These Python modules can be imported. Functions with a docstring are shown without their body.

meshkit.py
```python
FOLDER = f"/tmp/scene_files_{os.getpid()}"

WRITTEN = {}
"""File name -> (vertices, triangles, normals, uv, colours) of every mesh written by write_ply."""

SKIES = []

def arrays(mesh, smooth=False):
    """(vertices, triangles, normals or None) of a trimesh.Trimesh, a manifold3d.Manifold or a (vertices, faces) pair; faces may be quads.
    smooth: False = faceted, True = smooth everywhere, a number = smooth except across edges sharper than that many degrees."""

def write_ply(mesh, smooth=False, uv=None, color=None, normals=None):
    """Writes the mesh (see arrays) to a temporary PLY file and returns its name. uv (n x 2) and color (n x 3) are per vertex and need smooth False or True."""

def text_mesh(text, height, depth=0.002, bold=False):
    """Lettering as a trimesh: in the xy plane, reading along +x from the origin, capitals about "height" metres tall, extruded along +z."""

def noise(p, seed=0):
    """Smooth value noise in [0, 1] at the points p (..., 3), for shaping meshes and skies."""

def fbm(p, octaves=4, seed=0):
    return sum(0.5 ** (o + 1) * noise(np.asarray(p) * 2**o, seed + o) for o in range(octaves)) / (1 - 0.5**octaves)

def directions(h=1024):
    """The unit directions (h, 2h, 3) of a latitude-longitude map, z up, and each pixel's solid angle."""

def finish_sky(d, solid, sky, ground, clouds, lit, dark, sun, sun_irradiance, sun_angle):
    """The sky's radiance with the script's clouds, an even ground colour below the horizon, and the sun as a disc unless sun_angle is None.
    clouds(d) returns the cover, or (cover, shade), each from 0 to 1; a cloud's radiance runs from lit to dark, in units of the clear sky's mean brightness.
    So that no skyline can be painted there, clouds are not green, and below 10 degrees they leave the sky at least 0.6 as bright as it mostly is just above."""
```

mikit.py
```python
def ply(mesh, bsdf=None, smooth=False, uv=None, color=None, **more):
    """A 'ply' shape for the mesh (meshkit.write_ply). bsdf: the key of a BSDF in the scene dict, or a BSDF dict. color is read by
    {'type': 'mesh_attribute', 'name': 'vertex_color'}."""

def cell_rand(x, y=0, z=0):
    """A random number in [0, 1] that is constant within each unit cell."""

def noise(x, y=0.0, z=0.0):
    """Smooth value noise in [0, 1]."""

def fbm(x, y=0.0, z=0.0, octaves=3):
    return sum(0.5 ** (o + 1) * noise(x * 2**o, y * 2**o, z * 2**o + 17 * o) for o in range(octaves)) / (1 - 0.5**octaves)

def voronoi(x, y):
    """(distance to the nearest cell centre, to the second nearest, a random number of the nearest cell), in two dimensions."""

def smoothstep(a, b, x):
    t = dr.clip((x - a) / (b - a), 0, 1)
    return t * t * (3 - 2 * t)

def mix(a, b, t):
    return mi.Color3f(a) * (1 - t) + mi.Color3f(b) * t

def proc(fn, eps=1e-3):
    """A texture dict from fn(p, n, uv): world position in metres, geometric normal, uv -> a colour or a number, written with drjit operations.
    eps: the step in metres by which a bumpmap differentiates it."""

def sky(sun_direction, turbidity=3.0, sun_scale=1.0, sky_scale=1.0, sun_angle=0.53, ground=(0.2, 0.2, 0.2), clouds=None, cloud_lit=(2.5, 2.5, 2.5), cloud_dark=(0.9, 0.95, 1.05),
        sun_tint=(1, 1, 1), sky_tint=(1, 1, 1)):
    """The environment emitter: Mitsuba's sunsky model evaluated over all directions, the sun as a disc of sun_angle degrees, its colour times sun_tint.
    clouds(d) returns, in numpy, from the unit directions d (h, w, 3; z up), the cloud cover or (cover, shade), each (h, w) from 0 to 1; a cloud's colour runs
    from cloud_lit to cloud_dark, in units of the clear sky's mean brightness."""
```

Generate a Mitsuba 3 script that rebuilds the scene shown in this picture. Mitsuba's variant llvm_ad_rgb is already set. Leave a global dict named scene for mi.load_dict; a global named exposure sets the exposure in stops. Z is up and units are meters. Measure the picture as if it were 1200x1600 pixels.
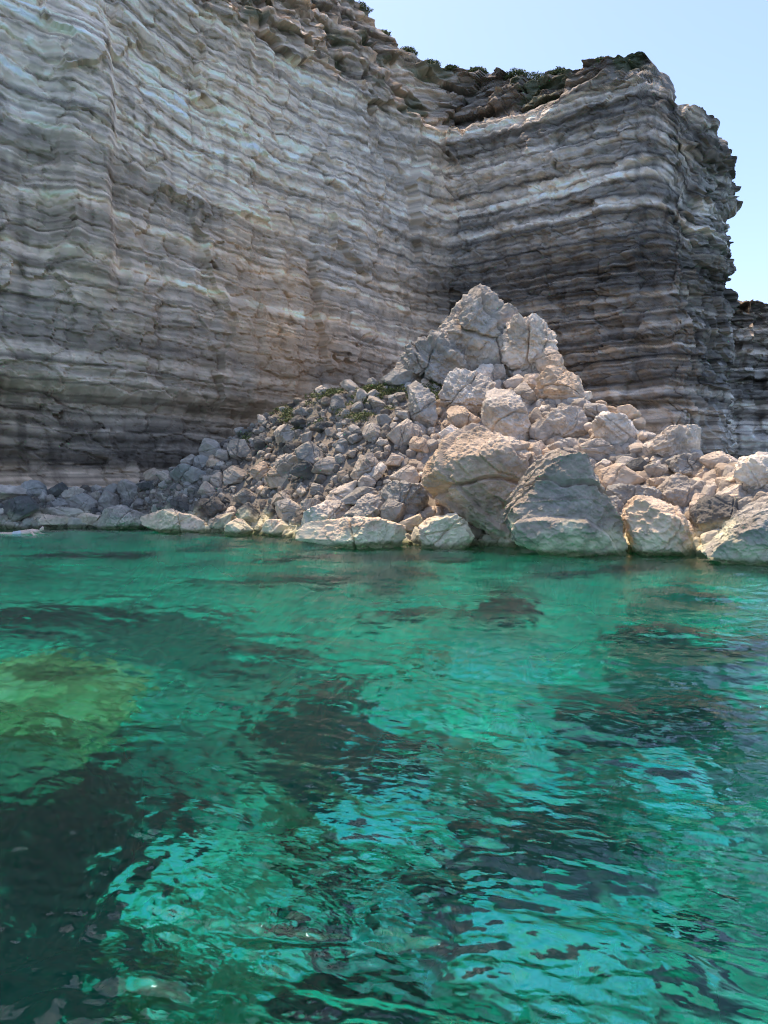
import math
import numpy as np, trimesh, drjit as dr, mitsuba as mi
import mikit, meshkit
from scipy.interpolate import LinearNDInterpolator
from scipy.ndimage import gaussian_filter, gaussian_filter1d

T = mi.ScalarTransform4f
scene, labels = {}, {}

# ------------------------------------------------------------------ camera, sky, exposure
FOC, CX, HORIZON, EYE = 1155.0, 600.0, 772.0, 1.8        # focal length and rows in photograph pixels, eye height in metres
PITCH = math.atan((HORIZON - 800.0) / FOC)
scene['camera'] = {'type': 'perspective', 'fov_axis': 'x', 'fov': 2 * math.degrees(math.atan(600 / FOC)),
                   'near_clip': 0.05, 'far_clip': 5000.0,
                   'to_world': T().look_at(origin=[0, 0, EYE], target=[0, math.cos(PITCH), EYE + math.sin(PITCH)], up=[0, 0, 1])}
SUN = np.array([-0.20, 0.25, 0.945])
scene['sky_light'] = mikit.sky(SUN.tolist(), turbidity=5, sun_scale=0.8, sky_scale=1.4, sun_angle=3.0, sun_tint=(1.0, 0.96, 0.9), sky_tint=(1.02, 0.97, 1.0))
exposure = 2.55


def at(px, py, depth):
    """The point that stands DEPTH metres ahead where the photograph shows (px, py)."""
    u, v = (np.asarray(px, float) - CX) / FOC, (800.0 - np.asarray(py, float)) / FOC
    dy = math.cos(PITCH) - v * math.sin(PITCH)
    dz = math.sin(PITCH) + v * math.cos(PITCH)
    depth = np.asarray(depth, float)
    return np.stack(np.broadcast_arrays(u / dy * depth, depth, EYE + dz / dy * depth), -1)


def sea_depth(px, py):
    v = (800.0 - py) / FOC
    return -EYE * (math.cos(PITCH) - v * math.sin(PITCH)) / (math.sin(PITCH) + v * math.cos(PITCH))


fbm, noise = meshkit.fbm, meshkit.noise


def sstep(a, b, x):
    t = np.clip((np.asarray(x, float) - a) / (b - a), 0, 1)
    return t * t * (3 - 2 * t)


def lerp(a, b, t):
    return a + (b - a) * t


def f1(x, seed=0, octaves=3):
    """1-D smooth noise."""
    x = np.asarray(x, float)
    return fbm(np.stack([x, x * 0 + 0.37, x * 0 + 0.61], -1), octaves, seed)


def f3(x, y, z, octaves=3, seed=0):
    return fbm(np.stack(np.broadcast_arrays(x, y, z), -1), octaves, seed)


def cells(u, v, seed):
    """Broken blocks on a sheet: (a plane of its own per cell, distance to the cell's border)."""
    iu, iv = np.floor(u), np.floor(v)
    f1_, f2_, val_ = np.full(u.shape, 9.0), np.full(u.shape, 9.0), np.zeros(u.shape)
    for a in (-1, 0, 1):
        for b in (-1, 0, 1):
            cu, cv = iu + a, iv + b
            h = [noise(np.stack([cu * 1.0, cv * 1.0, 0 * cu + k], -1), seed + k) for k in range(5)]
            du, dv = u - (cu + 0.15 + 0.7 * h[0]), v - (cv + 0.15 + 0.7 * h[1])
            d = np.hypot(du, dv)
            pl = (h[2] - 0.5) + (h[3] - 0.5) * du * 1.3 + (h[4] - 0.5) * dv * 1.3
            hit = d < f1_
            f2_ = np.where(hit, f1_, np.minimum(f2_, d))
            val_ = np.where(hit, pl, val_)
            f1_ = np.where(hit, d, f1_)
    return val_, f2_ - f1_


# ------------------------------------------------------------------ materials
def grain(p, n, uv):
    return mikit.fbm(p.x * 7, p.y * 7, p.z * 11, 3) * 0.6 + mikit.fbm(p.x * 24, p.y * 24, p.z * 30, 2) * 0.25


VC = {'type': 'mesh_attribute', 'name': 'vertex_color'}
scene['rock_surface'] = {'type': 'bumpmap', 'arbitrary': mikit.proc(grain, eps=0.01), 'scale': 0.06,
                         'bsdf': {'type': 'principled', 'base_color': VC, 'roughness': 0.9, 'specular': 0.2}}
scene['cliff_surface'] = {'type': 'twosided', 'bsdf': {'type': 'principled', 'base_color': VC, 'roughness': 0.95, 'specular': 0.15}}
scene['bed_surface'] = {'type': 'twosided', 'bsdf': {'type': 'diffuse', 'reflectance': VC}}
scene['clear_water'] = {'type': 'dielectric', 'int_ior': 1.333, 'ext_ior': 1.0,
                          'specular_transmittance': {'type': 'rgb', 'value': [0.55, 0.97, 0.89]}}
scene['water_surface'] = {'type': 'bumpmap', 'arbitrary': mikit.proc(lambda p, n, uv: mikit.fbm((p.x * 0.47 + p.y * 0.88) * 13, (p.y * 0.47 - p.x * 0.88) * 7, p.z * 3, 4), eps=0.003), 'scale': 0.013,
                          'bsdf': {'type': 'ref', 'id': 'clear_water'}}
scene['leaf_surface'] = {'type': 'twosided', 'bsdf': {'type': 'principled', 'base_color': VC, 'roughness': 0.7}}
scene['skin_surface'] = {'type': 'principled', 'base_color': {'type': 'rgb', 'value': [0.70, 0.50, 0.39]}, 'roughness': 0.4}
scene['hair_surface'] = {'type': 'principled', 'base_color': {'type': 'rgb', 'value': [0.05, 0.03, 0.02]}, 'roughness': 0.5}
scene['shorts_surface'] = {'type': 'principled', 'base_color': {'type': 'rgb', 'value': [0.55, 0.55, 0.56]}, 'roughness': 0.7}


def put(key, mesh, bsdf, color=None, smooth=False, label=None, category=None, group=None, kind=None):
    scene[key] = mikit.ply(mesh, bsdf, smooth=smooth, color=color)
    said = {k: v for k, v in dict(label=label, category=category, group=group, kind=kind).items() if v}
    if said:
        labels[key] = said


def grid_faces(r, c, wrap=False):
    i, j = np.meshgrid(np.arange(r - 1), np.arange(c if wrap else c - 1), indexing='ij')
    k = (j + 1) % c
    a, b, d, e = i * c + j, i * c + k, (i + 1) * c + k, (i + 1) * c + j
    return np.stack([a, b, d, e], -1).reshape(-1, 4)


GREY, WARM, CREAM = np.array([1.06, 1.0, 0.90]), np.array([1.26, 1.0, 0.76]), np.array([0.62, 0.56, 0.38])


def tint(value, warm):
    """A rock colour from its brightness and its warmth (0 = blue grey, 1 = pinkish tan)."""
    return np.clip(np.asarray(value)[..., None] * (GREY + (WARM - GREY) * np.clip(np.asarray(warm)[..., None], -0.3, 2.2)), 0.01, 0.85)


def shore_stain(p, col, seed=5):
    """Pale salt and weed crust on the lowest rock, a dark wet line at the waterline."""
    n = f3(p[:, 0] * 1.1, p[:, 1] * 1.1, p[:, 2] * 1.1, 3, seed)
    crust = sstep(1.0, 0.25, p[:, 2] + (n - 0.5) * 2.6) * (0.25 + 0.55 * sstep(-17, -4, p[:, 0]))
    col = lerp(col, CREAM * (0.7 + 0.6 * f3(p[:, 0] * 4, p[:, 1] * 4, p[:, 2] * 4, 2, 9))[:, None], crust[:, None])
    wet = sstep(0.26, 0.10, p[:, 2] + (n - 0.5) * 0.3)
    return col * (1 - 0.68 * wet[:, None] * np.array([1.0, 0.95, 1.1]))


# ------------------------------------------------------------------ the cliff: left wall, corner, headland
plan = np.array([(-46, 8), (-36, 21), (-27, 32), (-21.04, 40.5), (-16.4, 43.4), (-9.4, 49.5), (-2.0, 57), (5.7, 66.5), (11.4, 62.2), (18.6, 56.2),
                 (21.2, 53.6), (23.4, 54.4), (26.6, 57.4), (29.2, 63), (31, 68), (36, 66), (44, 69), (60, 78)], float)
seg = np.r_[0, np.cumsum(np.linalg.norm(np.diff(plan, axis=0), axis=1))]
NS, NZ = 1020, 620
fine = np.linspace(0, seg[-1], 4000)
px_, py_ = (gaussian_filter1d(np.interp(fine, seg, plan[:, k]), 38, mode='nearest') for k in (0, 1))
# columns of the mesh: dense where the camera sees the wall
dens = np.interp(fine, [seg[0], seg[2], seg[3], seg[13], seg[15], seg[-1]], [0.25, 0.5, 1.0, 1.0, 0.6, 0.25])
cum = np.cumsum(dens); cum = (cum - cum[0]) / (cum[-1] - cum[0])
S = np.interp(np.linspace(0, 1, NS), cum, fine)
X, Y = np.interp(S, fine, px_), np.interp(S, fine, py_)
tx, ty = np.gradient(X, S), np.gradient(Y, S)
ln = np.hypot(tx, ty)
NX, NY = gaussian_filter1d(ty / ln, 3), gaussian_filter1d(-tx / ln, 3)        # outwards, towards the sea
TOP = np.interp(S, seg, [50, 50, 52, 52, 53, 53, 51.5, 41.2, 37.4, 34.8, 30.9, 30.2, 29.2, 27, 20, 18.5, 17.5, 16])
bump_top = lambda a, b, h: h * np.exp(-((S - np.interp(a, np.arange(len(seg)), seg)) / b) ** 2)
TOP = TOP + bump_top(9.0, 1.4, 0.9) + (f1(S / 3.0, 3, 4) - 0.5) * 2.6 * sstep(seg[2], seg[6], S)
BACK = np.interp(S, seg, [.5, .5, .5, .5, .5, .5, .5, .45, .4, .25, .1, .05, .05, .2, .5, .5, .5, .5])
corner, edge = seg[7], seg[10]
outer = sstep(edge + 0.5, edge + 2.2, S)                                        # the rough seaward face of the headland
right = sstep(corner - 1.5, corner + 1.5, S)
V = np.linspace(0, 1, NZ) ** 0.96
Z = -1.5 + V[:, None] * (TOP + 1.5)[None, :]
SS = np.broadcast_to(S, Z.shape)
warp = (f3(SS / 16, Z / 20, 0, 3, 11) - 0.5) * 1.5 + (f3(SS / 2.2, Z / 3.0, 4, 3, 12) - 0.5) * 0.12
jit = f3(SS / 1.2, Z / 1.2, 41, 3, 13), f3(SS / 1.2, Z / 1.2, 47, 3, 14)
dip = 5.5 * sstep(seg[5] + 2, seg[2] - 2, SS) * sstep(11, 30, Z)
L = Z + warp - dip + 4.2 * sstep(edge - 3.5, edge + 3.5, SS) * sstep(15, 27, Z)
b1, e1 = cells(SS / 3.2 + jit[0] * .6, L / 1.15 + jit[1] * .4, 200)
b2, e2 = cells(SS / 1.1 + jit[1] * .7, L / 0.5 + jit[0] * .5, 210)
b3, e3 = cells(SS / 5.0 + jit[0] * .5, Z / 7.0 + jit[1] * .4, 220)


def bed_profile(l, seed):
    """Ledges: how far each bed stands proud, a smoothed step per bed, three bed thicknesses."""
    out = 0
    for th, amp, sd in ((2.3, 0.65, 1), (0.95, 0.6, 2), (0.42, 0.42, 3), (0.22, 0.2, 4)):
        q = l / th + 0.35 * (f1(l / th * 0.9, seed + sd + 40, 1) - 0.5)
        i = np.floor(q)
        h = lambda k: f1(k * 7.31 + sd * 3.7, seed + sd, 1)
        t = sstep(0.78, 1.0, q - i)
        out = out + amp * (lerp(h(i), h(i + 1), t) - 0.5)
    return out


ledge = bed_profile(L, 21)
mod = 0.45 + 1.1 * f3(SS / 5, L / 4, 7, 2, 31)
fl = f3(SS / 1.9, Z / 10, 3, 3, 32)
flute = -np.abs(fl - 0.5) * 0.6 + (f3(SS / 0.8, Z / 3.5, 9, 3, 33) - 0.5) * 0.45
big = (f3(SS / 14, Z / 30, 5, 2, 34) - 0.5) * 2.6 + b3 * 0.8 + b1 * 0.30 + b2 * 0.16 - 0.14 * sstep(0.10, 0.0, e1) - 0.06 * sstep(0.10, 0.0, e2)
rough = (f3(SS / 0.9, Z / 0.7, 2, 4, 35) - 0.5) * 0.6 + (np.abs(f3(SS / 1.3, Z / 0.9, 2, 3, 38) - 0.5) - 0.15) * 0.9
block = np.abs(f3(SS / 3.2, Z / 3.4, 1, 4, 36) - 0.5) * 2.2 + b3 * 1.6 + b1 * 1.3 + b2 * 0.5 + (f3(SS / 1.1, Z / 0.9, 1, 3, 37) - 0.5) * 0.8 - 0.4
wall = ledge * mod * lerp(0.45, 0.7, right) + flute * lerp(1.0, 0.55, right) + big * lerp(1, 0.7, right) + rough
wall = wall - lerp(0.45, 0.0, right) * (rough + b1 * 0.30 + b2 * 0.16)
wall = lerp(wall, wall * 0.12 + block * 0.6 + 0.4 * sstep(24.0, 26.5, Z) - 0.2, outer)
# left wall: the lowest beds are undercut, a buttress stands out above them, its left edge a sharp step
leftw = sstep(seg[6], seg[5], SS)
wall = wall - 1.9 * leftw * sstep(8.6, 6.9, Z + 1.2 * (f1(SS / 4, 51) - 0.5)) * sstep(0.6, 3.0, Z) + 1.6 * sstep(3.6, 1.8, Z) * sstep(seg[5] - 1, seg[3], SS)
b0 = seg[3] + 3.4
wall = wall + 1.3 * sstep(b0 - 0.9, b0 + 0.6, SS + 0.6 * (f1(Z / 3, 52) - 0.5)) * sstep(b0 + 3.2, b0 + 2.2, SS + 0.8 * (f1(Z / 4, 53) - 0.5)) * sstep(13.5, 16, Z) * sstep(31, 27, Z)
LIGHT = 32.4
cap = np.maximum(L - LIGHT - 0.8, 0)
capd = np.minimum(1, cap / 1.2)
capn = (np.abs(f3(X / 3.2, Y / 3.2, Z / 2.6, 4, 61) - 0.5) * 2.6 + b3 * 0.9 + b1 * 0.55 + b2 * 0.35 + ledge * 0.45 + (f3(X / 1.1, Y / 1.1, Z / 0.9, 3, 62) - 0.5) * 1.4 - 0.4) * capd
out = wall * (1 - 0.35 * capd) + capn - cap * BACK[None, :]
out = out - 0.012 * Z * 1.0
sway = ((f1(Z / 6.0, 150, 3) - 0.5) * 4.5 + (f3(SS / 2, Z / 1.1, 46, 3, 151) - 0.5) * 1.6) * (np.exp(-((SS - corner) / 3.0) ** 2) + 0.75 * np.exp(-((SS - edge) / 2.6) ** 2))
P = np.stack([X + NX * out + sway * (tx / ln), Y + NY * out + sway * (ty / ln), Z + (f3(SS / 1.5, Z / 1.5, 6, 2, 63) - 0.5) * 0.3 * capd], -1)

# colours of the beds: (height, brightness) on the right wall and on the left wall
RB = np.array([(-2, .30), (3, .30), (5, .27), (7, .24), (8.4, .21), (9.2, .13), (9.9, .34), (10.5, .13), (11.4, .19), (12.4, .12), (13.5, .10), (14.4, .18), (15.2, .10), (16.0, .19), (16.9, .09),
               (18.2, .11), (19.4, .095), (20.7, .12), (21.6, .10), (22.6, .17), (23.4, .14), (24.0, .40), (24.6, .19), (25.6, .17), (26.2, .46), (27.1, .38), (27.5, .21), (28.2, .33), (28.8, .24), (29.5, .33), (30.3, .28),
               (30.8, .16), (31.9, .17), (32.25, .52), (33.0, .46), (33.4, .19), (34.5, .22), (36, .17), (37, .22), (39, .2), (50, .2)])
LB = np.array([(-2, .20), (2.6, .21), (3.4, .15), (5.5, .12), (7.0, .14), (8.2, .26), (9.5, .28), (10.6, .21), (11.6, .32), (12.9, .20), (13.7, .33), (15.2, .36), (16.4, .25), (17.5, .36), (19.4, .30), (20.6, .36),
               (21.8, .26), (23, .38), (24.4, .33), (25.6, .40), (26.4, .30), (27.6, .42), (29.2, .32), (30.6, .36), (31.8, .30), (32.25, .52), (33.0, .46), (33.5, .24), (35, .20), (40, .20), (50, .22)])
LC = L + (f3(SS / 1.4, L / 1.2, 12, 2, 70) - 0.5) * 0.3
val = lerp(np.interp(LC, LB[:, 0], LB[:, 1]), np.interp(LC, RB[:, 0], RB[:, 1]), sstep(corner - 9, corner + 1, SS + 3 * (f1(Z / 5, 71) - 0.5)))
thin = sstep(0.32, 0.68, f1(LC * 2.2, 72, 2)) + 1.5 * (f1(LC * 6.0, 86, 2) - 0.5) + 0.7 * (f3(SS / 3, LC * 3.2, 14, 3, 73) - 0.5)
val = val * (0.55 + 0.8 * thin.clip(0, 1.3))
crack = sstep(0.80, 0.95, (LC / 0.95 + 0.35 * (f1(LC / 0.95 * 0.9, 63, 1) - 0.5)) % 1.0) * sstep(0.35, 0.6, f3(SS / 4, LC, 24, 2, 87))
val = val * (1 - 0.45 * crack) * (1 - 0.35 * sstep(0.07, 0.0, e1) * sstep(0.35, 0.65, f3(SS / 6, Z / 6, 44, 2, 88))) * (1 + 0.35 * b2 + 0.25 * b1)
line = sstep(0.60, 0.66, f1(LC * 2.3, 74, 2)) * sstep(0.36, 0.5, f3(SS / 5, LC * 1.5, 15, 2, 75))
val = lerp(val, np.maximum(val, 0.36), line * 0.75)
gap = sstep(0.60, 0.66, f1(LC * 2.6, 89, 2)) * sstep(0.36, 0.5, f3(SS / 5, LC * 1.5, 45, 2, 90))
val = val * (1 - 0.55 * gap)
streak = sstep(0.54, 0.74, f3(SS / 0.55, Z / 3.5, 16, 3, 76)) * sstep(0.38, 0.62, f3(SS / 6, Z / 7, 17, 2, 77))
val = val * (1 - 0.45 * streak * sstep(0.30, 0.6, f3(SS / 0.8, L / 0.5, 48, 3, 154)) * (1 - capd))
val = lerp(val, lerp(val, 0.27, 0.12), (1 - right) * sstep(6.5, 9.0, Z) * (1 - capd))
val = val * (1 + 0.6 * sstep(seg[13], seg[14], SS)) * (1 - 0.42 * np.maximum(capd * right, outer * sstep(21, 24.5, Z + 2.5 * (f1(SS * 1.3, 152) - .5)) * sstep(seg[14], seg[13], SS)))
val = lerp(1.42 + 0.25 * sstep(18, 30, Z), 1.25, right) * val * (0.72 + 0.56 * f3(SS / 0.5, Z / 0.5, 18, 3, 78)) * (0.75 + 0.5 * f3(SS / 7, Z / 8, 19, 2, 79))  # upper left wall: pale limestone, paled further by glare veil put into its colour
warm = lerp(0.88, 0.65, right) + 0.9 * (f3(SS / 8, Z / 6, 20, 2, 80) - 0.5) + lerp(0.12, -0.05, right)
tanp = np.exp(-(((SS - seg[5] - 3.2) / 5.0) ** 2) - ((Z - 13.0) / 6.0) ** 2) * (1 - right)
warm = warm + 0.5 * sstep(4.5, 2.5, Z) * (1 - right) + 1.3 * tanp * f3(SS / 1.5, Z / 2.5, 21, 3, 81) * 1.4 + 0.1 * capd
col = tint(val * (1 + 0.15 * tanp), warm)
col = lerp(col, np.array([0.44, 0.30, 0.19]), (0.9 * tanp * sstep(0.30, 0.58, f3(SS / 2.0, Z / 3.5, 25, 3, 153)))[..., None])
ochre = np.exp(-((L - LIGHT - 0.9) / 0.35) ** 2) * sstep(seg[6], corner - 1, SS) * sstep(corner + 5, corner + 1, SS) * f3(SS / 1.2, Z, 22, 2, 82)
col = lerp(col, np.array([0.30, 0.19, 0.06]), (ochre * 1.1).clip(0, 0.8)[..., None])
green = capd * sstep(0.55, 0.7, f3(SS / 2.0, Z / 1.4, 23, 3, 83)) * (1 - outer)
col = lerp(col, np.array([0.055, 0.075, 0.035]), (0.7 * green)[..., None])
# the plateau behind the rim
K = 26
back = (np.linspace(0, 1, K + 1)[1:] ** 1.7)[:, None] * np.interp(S, [seg[7], seg[8], seg[9] - 2, seg[10], seg[13], seg[14], seg[15]], [34, 22, 7, 2.0, 2.0, 5, 20])[None, :]
rim = P[-1]
plat = np.stack([rim[None, :, 0] - NX * back, rim[None, :, 1] - NY * back, rim[None, :, 2] + 0.05 * back + (f3(SS[:K] / 3, back / 3 + 0 * SS[:K], 1, 3, 84) - 0.5) * np.minimum(back, 2.0)], -1)
ALLP = np.concatenate([P, plat]).reshape(-1, 3)
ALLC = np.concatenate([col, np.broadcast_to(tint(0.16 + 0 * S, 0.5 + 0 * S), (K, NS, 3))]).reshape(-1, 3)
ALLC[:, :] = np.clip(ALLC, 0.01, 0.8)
faces = grid_faces(NZ + K, NS)[:, ::-1]
LV = np.concatenate([L, np.full((K, NS), 99.0)]).reshape(-1)[faces].mean(1)
cuts = [-9, 3.4, 6.8, 8.8, 10.2, 12.9, 15.0, 17.0, 19.6, 21.9, 23.7, 25.0, 27.3, 29.1, 30.6, 32.0, 33.3, 120]
labels['cliff'] = {'kind': 'structure'}
count = 0
for lo, hi in zip(cuts[:-1], cuts[1:]):
    fs = faces[(LV >= lo) & (LV < hi)]
    if not len(fs):
        continue
    used, inv = np.unique(fs, return_inverse=True)
    if hi > 100:
        key, said = 'cliff__rim', 'rough dark scrubby rim of the cliff above the light band'
    elif lo == 32.0:
        key, said = 'cliff__light_band', 'thin pale band running below the dark rim'
    else:
        key, said = 'cliff__rock_layer' + (f'_{count:03d}' if count else ''), None
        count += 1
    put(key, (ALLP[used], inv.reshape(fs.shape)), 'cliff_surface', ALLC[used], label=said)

# ------------------------------------------------------------------ the rubble slope
shore = np.array([(-250, 829), (-120, 829), (0, 828), (100, 826), (200, 824), (260, 829), (330, 833), (400, 835), (470, 843), (560, 851), (640, 853), (740, 853), (800, 856), (840, 856),
                  (900, 860), (980, 864), (1030, 866), (1090, 868), (1140, 874), (1200, 880), (1320, 890)], float)
ridge = np.array([(-250, 768), (-120, 768), (0, 768), (100, 768), (200, 762), (250, 748), (300, 722), (350, 690), (400, 658), (440, 634), (500, 613), (560, 606), (620, 596), (655, 585), (700, 550), (740, 515), (775, 500), (810, 520), (850, 562), (875, 598), (920, 622), (960, 634), (1000, 662), (1040, 692), (1090, 716), (1150, 732), (1200, 738), (1320, 748)], float)
pts = []
for x in np.arange(-250, 1321, 30.0):
    ys, yr = np.interp(x, shore[:, 0], shore[:, 1]), np.interp(x, ridge[:, 0], ridge[:, 1])
    ds = float(sea_depth(x, ys))
    t = np.interp(x, [150, 350, 1200], [1.3, 0.72, 0.72])
    drr = (ds * t + EYE) / (t - (HORIZON - yr) / FOC)
    q = at(x, yr, drr)
    beyond = q[2] - (1.2 if x > 850 else -0.4)
    for d, z in ((ds - 3, -6.0), (ds, -0.4), (ds + 0.35, 0.3), (ds + 1.3, 0.5), (lerp(ds, drr, 0.5), q[2] * 0.47), (drr, q[2]), (drr + 5, beyond), (drr + 12, beyond), (drr + 40, beyond)):
        pts.append([(x - CX) / FOC * d, d, z])
pts = np.array(pts)
heights = LinearNDInterpolator(pts[:, :2], pts[:, 2], fill_value=-9.0)
gx, gy = np.linspace(-34, 34, 420), np.linspace(17, 72, 380)
GX, GY = np.meshgrid(gx, gy)
GZ = gaussian_filter(heights(GX, GY), 1.6)
GZS = GZ.copy()
GZ = GZ + (f3(GX / 1.6, GY / 1.6, 0, 4, 90) - 0.5) * 0.55 + np.abs(f3(GX / 0.7, GY / 0.7, 3, 3, 91) - 0.5) * 0.35 - 0.2


def bumpy(x, y):
    return GZ[int(np.clip((y - gy[0]) / (gy[1] - gy[0]) + .5, 0, len(gy) - 1)), int(np.clip((x - gx[0]) / (gx[1] - gx[0]) + .5, 0, len(gx) - 1))]


def ground(x, y):
    fx = np.clip((np.asarray(x) - gx[0]) / (gx[1] - gx[0]), 0, len(gx) - 1.001)
    fy = np.clip((np.asarray(y) - gy[0]) / (gy[1] - gy[0]), 0, len(gy) - 1.001)
    i, j = fx.astype(int), fy.astype(int)
    a, b = fx - i, fy - j
    return (GZS[j, i] * (1 - a) + GZS[j, i + 1] * a) * (1 - b) + (GZS[j + 1, i] * (1 - a) + GZS[j + 1, i + 1] * a) * b


def slope_depth(px, py):
    """Where the line of sight through (px, py) meets the slope or the sea."""
    d = np.arange(19.0, 66.0, 0.06)
    q = at(px, py, d)
    hit = np.nonzero(q[:, 2] <= np.maximum(ground(q[:, 0], q[:, 1]), 0.0))[0]
    return d[hit[0]] if len(hit) else 60.0


tv = np.stack([GX, GY, GZ], -1).reshape(-1, 3)
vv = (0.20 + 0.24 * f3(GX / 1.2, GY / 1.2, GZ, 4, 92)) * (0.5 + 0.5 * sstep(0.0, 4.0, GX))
tc = tint(vv, 0.55 + 0.8 * (f3(GX / 4, GY / 4, 1, 2, 93) - 0.5)).reshape(-1, 3)
scrub = np.exp(-((GX + 0.5) / 4.5) ** 2 - ((GY - 40) / 4.0) ** 2) * sstep(0.42, 0.6, f3(GX / 1.5, GY / 1.5, 5, 3, 94))
tc = lerp(tc, np.array([0.075, 0.09, 0.035]), (0.85 * scrub.reshape(-1))[:, None])
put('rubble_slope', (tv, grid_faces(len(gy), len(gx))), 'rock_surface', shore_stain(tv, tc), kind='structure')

# ------------------------------------------------------------------ rocks
ICO = {k: trimesh.creation.icosphere(k) for k in range(1, 8)}


def outline_radius(poly, n=360):
    """Radius of the outline about its middle, per angle."""
    th = np.arange(n) * 2 * math.pi / n
    d = np.stack([np.cos(th), np.sin(th)], -1)
    a, b = poly, np.roll(poly, -1, 0)
    e = b - a
    den = d[:, None, 0] * e[None, :, 1] - d[:, None, 1] * e[None, :, 0]
    den = np.where(np.abs(den) < 1e-9, 1e-9, den)
    t = (a[None, :, 0] * e[None, :, 1] - a[None, :, 1] * e[None, :, 0]) / den
    u = (a[None, :, 0] * d[:, None, 1] - a[None, :, 1] * d[:, None, 0]) / den
    r = np.where((u >= -1e-6) & (u <= 1 + 1e-6) & (t > 0), t, 0).max(1)
    return np.maximum(r, 0.05 * r.max())


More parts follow.
